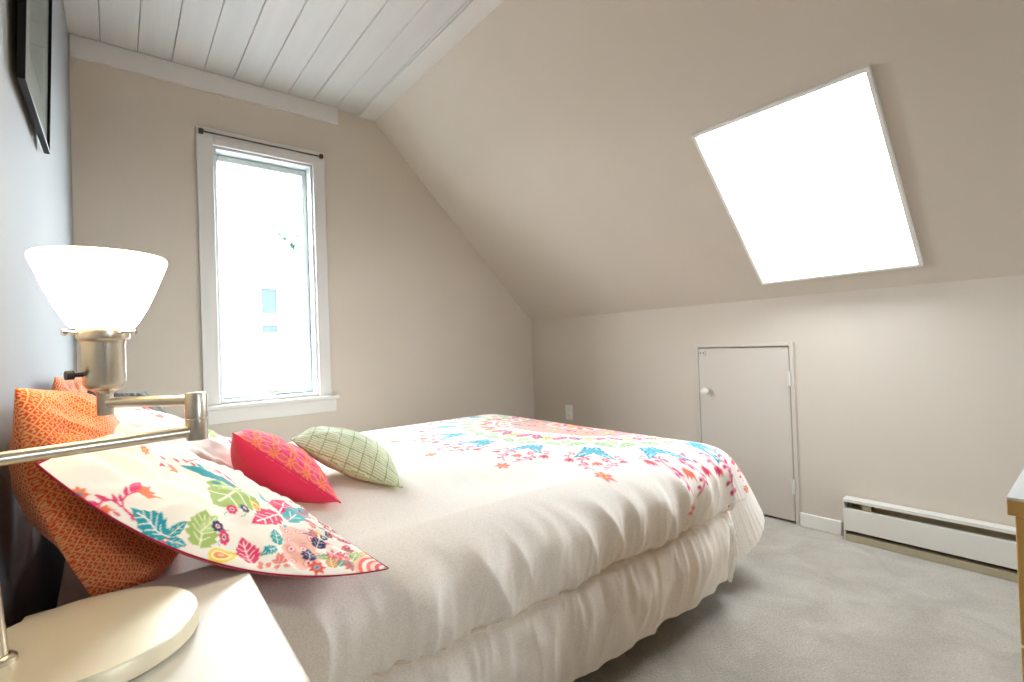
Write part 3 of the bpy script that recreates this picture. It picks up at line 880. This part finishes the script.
def piping(name, F, parent, r_, m, closed=True):
    """cord sewn along the seam of a pillow"""
    ring = np.concatenate([F[0, :], F[1:, -1], F[-1, -2::-1], F[-2:0:-1, 0]])[::3]
    pts = [Vector(p) for p in ring]; pts.append(pts[0])
    mb = MB(); mb.tube(pts, r_, 8, caps=False)
    return mb.build(name, m, parent)

M['print'] = fabric('printed_cotton', 1500, .15)
M['crim'] = mat('crimson_cotton', '#a8183c', .9, var=.05, bump=.1, bscale=500)
flat = lambda shape, c: np.broadcast_to(np.array(lin(c)), shape).copy()

# orange patterned pillows: cream pinwheels on an orange lattice
def orange_cols(S, ground):
    x, y = lay(S)
    m, n = x.shape
    c = .017
    p = (x+y)/c; q_ = (x-y)/c
    fp, fq = p % 1, q_ % 1
    ln = (np.minimum(fp, 1-fp) < .085) | (np.minimum(fq, 1-fq) < .085)
    gx, gy = np.abs(fp-.5), np.abs(fq-.5)
    tri = (gx+gy < .40) & ((fp > .5) ^ (fq > .5))
    col = flat((m, n, 3), ground)
    col[tri] = lin('#ecb478'); col[ln] = lin('#efae74')
    return col
def orange(label, corners, n, seed, ground='#dc4c1e', tf=.055, low=0):
    F, Bk, U, Vv = cushion(*corners, tf, .03, .03, n, .5, wr=.006, seed=seed, m=int(n*.85), rim_fine=.8,
                           sag=lambda U, Vv: np.stack([-.044*(1-Vv**2)*(1-.5*U**4)+.07*sstep(.2, -.9, Vv)*(1-U**2)**.7*low, 0*U, 0*U], -1))
    c = orange_cols(F, ground)
    o = pillow('orange_pillow', F, Bk, c, orange_cols(Bk, ground), M['print'], label, 'orange patterned pillows')
    return o
orange('orange and cream lattice-patterned pillow leaning on the left wall beside the nightstand',
       ((-.022, 1.0, .60), (.03, 1.48, .60), (-.082, 1.46, .925), (-.108, .93, .967)), 420, 1.3, tf=.118, low=1)
orange('red-orange lattice-patterned pillow farther along the left wall, mostly hidden by the lamp socket',
       ((-.045, 1.62, .60), (-.045, 2.12, .60), (-.092, 2.06, .955), (-.118, 1.60, .965)), 240, 4.1, ground='#d5452a')

# floral shams
SW, SHH = .60, .48
def sham_print(n, m, detail=True):
    c = Cloth(0, 0, SW, SHH, n, m, '#f5ede2')
    for op in SHAM: globals()[op[0]](c, *op[1:])
    return c.result()
def scatter(c, x0, x1, y0, y1, cnt, seed):
    rg = random.Random(seed)
    for k in range(cnt):
        p = (rg.uniform(x0, x1), rg.uniform(y0, y1)); t_ = rg.random()
        an = rg.uniform(0, 2*PI); q_ = (p[0]+.034*math.cos(an), p[1]+.034*math.sin(an))
        if t_ < .3: star(c, p, .016, rg.choice((CO, '#e04a3f', PK)), TE2, 6, an)
        elif t_ < .62: leaf(c, p, q_, .55, rg.choice((CO, GR, '#7fb08a', PK2, YE)), '#fbf3ea', 4)
        elif t_ < .7: leaf(c, p, q_, .6, NA, '#f3dce0', 4)
        elif t_ < .85: daisy(c, p, .011, rg.choice((PK, NA, OR)), YE)
        else: vine(c, p, ((p[0]+q_[0])/2, q_[1]), q_, .003, CO, 2, .012)
def fan(c, p, r_, a0, a1):
    cols = ('#f7c4b2', '#ef6a57', '#fbe6da', '#ee7f72', '#f9d2c4', '#e8556a', '#fbe6da', '#9cc88a')
    for i, q_ in enumerate(cols):
        rr = r_*(1-i/len(cols)); c.poly([p]+[(p[0]+rr*math.cos(math.radians(g)), p[1]+rr*math.sin(math.radians(g))) for g in np.linspace(a0, a1, 24)], q_)
def blob(c, p, r_, col):
    for k in range(7): c.disc((p[0]+r_*.75*math.cos(k*.9), p[1]+r_*.75*math.sin(k*.9)), r_*.45, col)
    c.disc(p, r_*.9, col)
    for k in range(5):
        q_ = (p[0]+r_*.7*math.cos(k*1.26), p[1]+r_*.7*math.sin(k*1.26)); c.disc(q_, r_*.26, '#ee7f8c'); c.disc(q_, r_*.19, '#fbe0d6'); c.disc(q_, r_*.08, '#d33a5a')
SHAM = [
    ('star', (0.0627, 0.0), 0.015, '#ef7a4e', '#1d9aa6', 8),
    ('vine', (0.2303, 0.0082), (0.17, 0.0099), (0.1204, 0.0183), 0.0035, '#e23a6e', 0, 0.02),
    ('vine', (0.1204, 0.0183), (0.1006, 0.0309), (0.1272, 0.0631), 0.003, '#e23a6e', 0, 0.02),
    ('vine', (0.1172, 0.0178), (0.0838, 0.0238), (0.0929, 0.0), 0.003, '#e23a6e', 0, 0.02),
    ('vine', (0.2176, 0.0009), (0.1737, 0.0024), (0.1284, 0.0167), 0.003, '#e23a6e', 0, 0.02),
    ('tulip', (0.1229, 0.0559), (0.1502, 0.0847), '#ef7a4e', '#ef7a4e', 0.8),
    ('tulip', (0.0922, 0.0), (0.1148, 0.0004), '#ef7a4e', '#f0685a', 0.8),
    ('bud', (0.0987, 0.0158), (0.0759, 0.0125), 0.34, '#e23a6e'),
    ('bud', (0.092, 0.0044), (0.0745, 0.0), 0.34, '#e23a6e'),
    ('bud', (0.0914, 0.0), (0.0803, 0.0), 0.34, '#e23a6e'),
    ('bud', (0.1101, 0.0181), (0.0932, 0.0297), 0.34, '#e23a6e'),
    ('bud', (0.1117, 0.0231), (0.1021, 0.0369), 0.34, '#e23a6e'),
    ('bud', (0.1119, 0.0365), (0.1021, 0.0572), 0.34, '#e23a6e'),
    ('bud', (0.1129, 0.0475), (0.1173, 0.0985), 0.34, '#e23a6e'),
    ('bud', (0.1239, 0.0064), (0.1108, 0.0066), 0.34, '#e23a6e'),
    ('bud', (0.1431, 0.0085), (0.1337, 0.0162), 0.34, '#e23a6e'),
    ('leaf', (0.2018, 0.0128), (0.1297, 0.0253), 0.62, '#1d9aa6', '#fbf3ea', 6, 0),
    ('leaf', (0.1984, 0.0138), (0.2152, 0.0458), 0.6, '#1d9aa6', '#fbf3ea', 4, 0),
    ('leaf', (0.1983, 0.0055), (0.2311, 0.0101), 0.62, '#1d9aa6', '#fbf3ea', 4, 0),
    ('leaf', (0.2507, 0.0114), (0.241, 0.0899), 0.85, '#a3bd66', '#eef3d6', 6, 0),
    ('leaf', (0.2431, 0.0398), (0.2667, 0.0918), 0.5, '#bcd28b', '#eef3d6', 4, 0),
    ('leaf', (0.3422, 0.2772), (0.2533, 0.1263), 0.8, '#a3bd66', '#eef3d6', 5, 0),
    ('leaf', (0.3349, 0.2822), (0.2659, 0.2017), 0.6, '#bcd28b', '#eef3d6', 4, 0),
    ('vine', (0.3261, 0.2961), (0.2464, 0.3434), (0.1857, 0.2547), 0.003, '#e23a6e', 0, 0.02),
    ('star', (0.0908, 0.1861), 0.014, '#ef7a4e', '#efcf62', 7),
    ('tulip', (0.1739, 0.2103), (0.1443, 0.1887), '#ef7a4e', '#ef7a4e', 0.8),
    ('bud', (0.1401, 0.2223), (0.1227, 0.2081), 0.4, '#e23a6e'),
    ('bud', (0.139, 0.1919), (0.1314, 0.176), 0.4, '#e23a6e'),
    ('bud', (0.1724, 0.2435), (0.1521, 0.2397), 0.4, '#e23a6e'),
    ('bud', (0.1906, 0.2539), (0.1731, 0.2646), 0.4, '#e23a6e'),
    ('bud', (0.21, 0.2553), (0.1924, 0.2594), 0.4, '#e23a6e'),
    ('bud', (0.2846, 0.3004), (0.2592, 0.3001), 0.4, '#e23a6e'),
    ('bud', (0.3168, 0.3095), (0.2882, 0.3053), 0.4, '#e23a6e'),
    ('bud', (0.145, 0.1846), (0.1297, 0.1893), 0.4, '#e23a6e'),
    ('leaf', (0.293, 0.2683), (0.1745, 0.2345), 0.24, '#1d9aa6', None, 5, 0),
    ('leaf', (0.3248, 0.2851), (0.241, 0.245), 0.4, '#1d9aa6', None, 4, 0),
    ('leaf', (0.2339, 0.2613), (0.2063, 0.2642), 0.5, '#57b9c2', None, 3, 0),
    ('leaf', (0.2759, 0.231), (0.2492, 0.2264), 0.6, '#1d9aa6', None, 4, 0),
    ('vine', (0.3233, 0.2735), (0.2846, 0.3004), (0.234, 0.2817), 0.0025, '#e23a6e', 0, 0.02),
    ('leaf', (0.4168, 0.234), (0.3842, 0.292), 0.22, '#57b9c2', None, 4, 0),
    ('daisy', (0.2951, 0.1359), 0.0125, '#e23a6e', '#2d3560'),
    ('daisy', (0.3225, 0.1511), 0.0125, '#2d3560', '#e23a6e'),
    ('daisy', (0.2707, 0.0674), 0.0125, '#2d3560', '#e23a6e'),
    ('daisy', (0.288, 0.0561), 0.0125, '#e23a6e', '#2d3560'),
    ('vine', (0.2897, 0.1283), (0.2751, 0.111), (0.2847, 0.11), 0.0015, '#6aa7a8', 0, 0.02),
    ('vine', (0.325, 0.1431), (0.3266, 0.1284), (0.3158, 0.1264), 0.0015, '#6aa7a8', 0, 0.02),
    ('vine', (0.2785, 0.0693), (0.2891, 0.0664), (0.2943, 0.0749), 0.0015, '#6aa7a8', 0, 0.02),
    ('vine', (0.2833, 0.0486), (0.2781, 0.0374), (0.2857, 0.0383), 0.0015, '#6aa7a8', 0, 0.02),
    ('pear', (0.3711, 0.1795), (0.3378, 0.2017)),
    ('pear', (0.2693, 0.0053), (0.3208, 0.0355)),
    ('leaf', (0.4173, 0.1966), (0.3411, 0.1196), 0.62, '#e23a6e', '#fbf3ea', 5, 0),
    ('leaf', (0.4182, 0.2012), (0.4657, 0.3051), 0.75, '#e23a6e', '#fbf3ea', 4, 0),
    ('leaf', (0.4237, 0.2211), (0.4181, 0.2621), 0.6, '#e23a6e', None, 3, 0),
    ('leaf', (0.3484, 0.0165), (0.3228, 0.0743), 0.75, '#e23a6e', '#fbf3ea', 6, 0),
    ('leaf', (0.43, 0.173), (0.5064, 0.2578), 0.55, '#57b9c2', '#fbf3ea', 4, 0),
    ('leaf', (0.417, 0.1521), (0.4392, 0.1303), 0.6, '#57b9c2', '#fbf3ea', 4, 0),
    ('leaf', (0.4349, 0.1505), (0.4067, 0.1051), 0.6, '#57b9c2', None, 3, 0),
    ('leaf', (0.4627, 0.2042), (0.5436, 0.3054), 0.45, '#57b9c2', None, 4, 0),
    ('leaf', (0.3922, 0.0668), (0.3863, 0.1117), 0.7, '#35a5a5', '#fbf3ea', 4, 0),
    ('leaf', (0.3898, 0.0605), (0.3588, 0.0348), 0.6, '#35a5a5', '#fbf3ea', 5, 0),
    ('leaf', (0.3745, 0.0411), (0.3632, 0.0548), 0.6, '#1d9aa6', None, 3, 0),
    ('star', (0.4071, 0.1323), 0.006, '#ef7a4e', '#ef7a4e', 6),
    ('star', (0.4389, 0.1868), 0.006, '#ef7a4e', '#ef7a4e', 6),
    ('leaf', (0.3949, 0.0213), (0.3904, 0.0454), 0.5, '#ee7f72', '#fbe6da', 1, 0),
    ('leaf', (0.3947, 0.0232), (0.3784, 0.0263), 0.5, '#ee7f72', '#fbe6da', 1, 0),
    ('leaf', (0.3966, 0.0211), (0.4129, 0.0435), 0.5, '#ee7f72', '#fbe6da', 1, 0),
    ('leaf', (0.3952, 0.0172), (0.3832, 0.0101), 0.5, '#ee7f72', '#fbe6da', 1, 0),
    ('leaf', (0.4002, 0.0168), (0.4142, 0.0141), 0.5, '#ee7f72', '#fbe6da', 1, 0),
    ('leaf', (0.3996, 0.0269), (0.4154, 0.0604), 0.5, '#ee7f72', '#fbe6da', 1, 0),
    ('vine', (0.3887, 0.0064), (0.3949, 0.0213), (0.4018, 0.0371), 0.002, '#ee7f72', 0, 0.02),
    ('leaf', (0.3633, 0.0113), (0.358, 0.0237), 0.6, '#ee7f72', '#fbe6da', 1, 0),
    ('leaf', (0.3704, 0.0099), (0.3788, 0.0225), 0.6, '#ee7f72', '#fbe6da', 1, 0),
    ('leaf', (0.3654, 0.0072), (0.3533, 0.0109), 0.6, '#ee7f72', '#fbe6da', 1, 0),
    ('blob', (0.4443, 0.1083), 0.038, '#f5bfae'),
    ('blob', (0.4417, 0.053), 0.036, '#f5bfae'),
    ('scatter', 0.481, 0.585, 0.015, 0.2, 46, 4),
    ('scatter', 0.48, 0.58, 0.2, 0.44, 30, 9),
    ('leaf', (0.4512, 0.0326), (0.4602, 0.0774), 0.85, '#2d3560', '#f3dce0', 5, 0),
    ('leaf', (0.478, 0.0812), (0.4991, 0.1232), 0.8, '#2d3560', '#f3dce0', 5, 0),
    ('star', (0.4648, 0.0178), 0.019, '#ea5648', '#57b9c2', 7),
    ('star', (0.5699, 0.1326), 0.017, '#ea5648', '#57b9c2', 7),
    ('leaf', (0.4962, 0.0168), (0.5, 0.0536), 0.8, '#d9a04e', '#fbf3ea', 5, 0),
    ('leaf', (0.5086, 0.024), (0.5255, 0.0404), 0.7, '#6aa58c', '#fbf3ea', 4, 0),
    ('leaf', (0.5468, 0.046), (0.5798, 0.0862), 0.6, '#a3bd66', '#fbf3ea', 4, 0),
    ('fan', (0.598, 0.002), 0.062, 90, 180),
]

SAG = lambda U, Vv: np.stack([-.028*(1-U**2)*((1-Vv)/2)**1.2+.03*(1-Vv**2)*(1-U)/2, 0*U, -.058*(1-U**2)*((1-Vv)/2)**1.2+.015*(1-Vv**2)*(1-U)/2], -1)
NS = 300
SHAMC = ((-.085, .885, .868), (.387, .868, .590), (.355, 1.335, .606), (-.03, 1.43, .868))
F, Bk, U, Vv = cushion(*SHAMC, .024, .035, .05, NS, .55, sag=SAG, wr=.006, seed=2.2, m=240)
sh = pillow('floral_sham', F, Bk, sham_print(NS, 240), flat((240, NS, 3), '#a8183c'), M['print'],
            'white sham with teal leaf and pink vine print, its near corner hanging towards the nightstand', 'floral shams')
piping('piping', F, sh, .0014, M['crim'])['label'] = 'crimson piped edge'
SAG2 = lambda U, Vv: np.stack([0*U, 0*U, -.05*(1-U**2)*((1-Vv)/2)], -1)
F2, Bk2, U, Vv = cushion((-.06, 1.56, .862), (.40, 1.60, .615), (.40, 2.10, .615), (-.03, 2.12, .868), .05, .035, .05, 200, .55, sag=SAG2, wr=.006, seed=5.2, m=160)
s2 = pillow('floral_sham', F2, Bk2, sham_print(200, 160)[::-1], flat((160, 200, 3), '#a8183c'), M['print'],
            'white floral sham on the far side of the bed, behind the hot pink pillow', 'floral shams')
piping('piping', F2, s2, .0014, M['crim'])['label'] = 'crimson piped edge'

# hot pink pillow: ringed petals on the front, plain at the back
n = 170
F, Bk, U, Vv = cushion((.437, 1.262, .612), (.48, 1.60, .63), (.275, 1.75, .757), (.226, 1.43, .80), .05, .105, .05, n, .6, wr=.004, seed=7.7, rim_fine=.5)
x, y = lay(F)
cell = .052; col = flat((n, n, 3), '#ec4280')
for ox, oy in ((0, 0), (.5, .5)):
    pass
rr = None
acc = np.zeros((n, n), int)
for sx_, sy_ in ((0, .5), (.5, 0)):
    fx = ((x/cell+sx_) % 1)-.5; fy = ((y/cell+sy_) % 1)-.5
    lens = (np.hypot(fx, np.abs(fy)+.36) < .6) if sx_ == 0 else (np.hypot(np.abs(fx)+.36, fy) < .6)
    inner = (np.hypot(fx, np.abs(fy)+.36) < .49) if sx_ == 0 else (np.hypot(np.abs(fx)+.36, fy) < .49)
    col[lens & ~inner] = lin('#f98a54'); col[inner] = lin('#f0597f')
pk = pillow('throw_pillow', F, Bk, col, flat((n, n, 3), '#ea385f'), M['print'], 'hot pink throw pillow with an orange petal lattice, propped against the floral shams', 'throw pillows')
piping('piping', F, pk, .002, mat('pink_piping', '#e3305f', .9, var=.03))
# green pillow with fine ruled lines
F, Bk, U, Vv = cushion((.622, 1.285, .608), (.70, 1.53, .612), (.49, 1.80, .705), (.395, 1.555, .745), .09, .03, .05, 240, .55, wr=.003, seed=9.3, rim_fine=.5,
                       sag=lambda U, Vv: np.stack([0*U, 0*U, -.022*(1-Vv**2)*((1-U)/2)], -1))
n = 240
x, y = lay(F)
col = flat((n, n, 3), '#e6ebd2')
l1 = (x % .0085) < .0030; col[l1] = lin('#b7c592')
l2 = (y % .044) < .0035; col[l2] = lin('#a3b881')
l3 = (x % .051) < .0042; col[l3] = lin('#9cb37a')
gp = pillow('throw_pillow', F, Bk, col, col, M['print'], 'pale green throw pillow with fine ruled lines, lying against the pink one', 'throw pillows')
piping('piping', F, gp, .002, mat('green_piping', '#b9c592', .9, var=.03))
# dark grey pillow, only its corner showing beyond the lamp
F, Bk, U, Vv = cushion((-.08, 2.17, .60), (.30, 2.20, .60), (.085, 2.40, .872), (-.10, 2.40, .90), .05, .04, .1, 60, .55, wr=.004, seed=3.3)
g_ = flat((60, 60, 3), '#5a5752')
pillow('grey_pillow', F, Bk, g_, g_, M['print'], 'dark grey pillow at the far head of the bed, peeking out behind the lamp socket')

# ================================================================== OUTSIDE
mb = MB(); mb.box(-60, 60, -60, 90, -3.1, -3.0); struct('ground', mb, M['lawn'])
HY = 11
t = thing('neighbour_house', (1.55, HY+3, -3), 'white gabled house with one small window seen through the bedroom window', 'house')
ax, az = 1.55, 4.52; hw = 3.6
mb = MB()
mb.prism([(ax-hw, -3), (ax+hw, -3), (ax+hw, az-hw*1.03), (ax, az), (ax-hw, az-hw*1.03)], 1, HY, HY+5)
zz = -2.9
mb.build('wall', M['siding'], t)
mb = MB()
for sg in (1, -1):
    mb.prism([(ax, az), (ax+sg*(hw+.3), az-(hw+.3)*1.03), (ax+sg*(hw+.3), az-(hw+.3)*1.03+.12), (ax, az+.12)], 1, HY-.06, HY+5.1)
mb.build('roof', M['siding'], t)
mb = MB(); mb.box(2.31, 2.61, HY-.02, HY-.005, 1.44, 2.36); hwn = mb.build('window', M['pane'], t)
mb = MB(); rect_frame(mb, 2.24, 2.68, 1.37, 2.43, .07, HY-.05, HY-.001); mb.box(2.31, 2.61, HY-.04, HY-.015, 1.60, 1.84); mb.build('frame', M['siding'], hwn)
TX, TY, TZ = 6.1, 21.0, 3.95
t = thing('tree', (TX, TY, -3), 'pale green tree rising behind the neighbouring white roof', 'tree')
mb = MB(); mb.tube([(TX, TY, -3), (TX-.1, TY, 0), (TX, TY+.1, TZ-.5)], [.22, .17, .08], 12); mb.build('trunk', M['bark'], t)
mb = MB(); rg = random.Random(5)
for k in range(3600):
    u_ = Vector((rg.gauss(0, 1), rg.gauss(0, 1), rg.gauss(0, 1))).normalized()*rg.uniform(.3, 1)**.6
    bl = 1+.18*math.sin(u_.x*5+u_.z*4)
    p = Vector((TX, TY, TZ))+Vector((u_.x*2.5*bl, u_.y*2.3*bl, u_.z*2.4*bl))
    e_ = Vector((rg.gauss(0, 1), rg.gauss(0, 1), rg.gauss(0, 1))).normalized(); f_ = e_.orthogonal().normalized()
    s_ = rg.uniform(.14, .26)
    mb.add([p-e_*s_, p+f_*s_*.5, p+e_*s_, p-f_*s_*.5], [(0, 1, 2, 3)])
mb.build('crown', M['tree'], t)

# ================================================================== LIGHT
w = bpy.data.worlds.new('overcast_sky'); SC.world = w; w.use_nodes = True
nt = w.node_tree; bg = nt.nodes['Background']
tc = N(nt, 'ShaderNodeTexCoord'); nz = N(nt, 'ShaderNodeTexNoise', Scale=2.0, Detail=4); nt.links.new(tc.outputs['Generated'], nz.inputs['Vector'])
cr = N(nt, 'ShaderNodeValToRGB'); cr.color_ramp.elements[0].color = (.81, .905, 1, 1); cr.color_ramp.elements[1].color = (.96, .98, 1, 1)
nt.links.new(nz.outputs['Fac'], cr.inputs['Fac']); nt.links.new(cr.outputs['Color'], bg.inputs['Color'])
bg.inputs['Strength'].default_value = SKY
def portal(name, c, nrm, up, sx, sy):
    """marks a window opening for the sky light sampler; emits nothing itself"""
    l = bpy.data.lights.new(name, 'AREA'); l.shape = 'RECTANGLE'; l.size = sx; l.size_y = sy
    l.cycles.is_portal = True
    o = bpy.data.objects.new(name, l); COL.objects.link(o)
    z = -Vector(nrm).normalized(); y = Vector(up).normalized(); x = y.cross(z)
    o.matrix_world = Matrix((( x.x, y.x, z.x, c[0]), (x.y, y.y, z.y, c[1]), (x.z, y.z, z.z, c[2]), (0, 0, 0, 1)))
portal('window_portal', (.71, D+.14, 1.46), (0, -1, 0), (0, 0, 1), .54, 1.45)
cc = sp((ST0+ST1)/2, (SKY0+SKY1)/2, .008)
portal('skylight_portal', cc, -S_NRM, -S_DIR, .665, .905)
portal('added_window_portal', ((FX0+FX1)/2, YF-.11, (FZ0+FZ1)/2), (0, 1, 0), (0, 0, 1), FX1-FX0, FZ1-FZ0)

# ================================================================== CAMERA
f, yaw, pitch, roll = 486.6728, .6814, .0098, -.0351
fw = Vector((math.sin(yaw)*math.cos(pitch), math.cos(yaw)*math.cos(pitch), math.sin(pitch)))
rt = Vector((math.cos(yaw), -math.sin(yaw), 0)); up = rt.cross(fw)
r2 = rt*math.cos(roll)+up*math.sin(roll); u2 = -rt*math.sin(roll)+up*math.cos(roll)
cam = bpy.data.cameras.new('camera'); cam.sensor_width = 36; cam.lens = f*36/1024; cam.clip_start = .02; cam.clip_end = 300
co_ = bpy.data.objects.new('camera', cam); COL.objects.link(co_)
co_.matrix_world = Matrix(((r2.x, u2.x, -fw.x, 0), (r2.y, u2.y, -fw.y, 0), (r2.z, u2.z, -fw.z, 1), (0, 0, 0, 1)))
SC.camera = co_
vs = SC.view_settings
vs.view_transform = 'Standard'; vs.look = 'None'; vs.gamma = 1; vs.exposure = EXPO; vs.use_curve_mapping = False
SC.cycles.max_bounces = 16; SC.cycles.diffuse_bounces = 10; SC.cycles.transparent_max_bounces = 16; SC.cycles.glossy_bounces = 6
SC.cycles.caustics_reflective = False; SC.cycles.caustics_refractive = False
SC.cycles.sample_clamp_indirect = 8
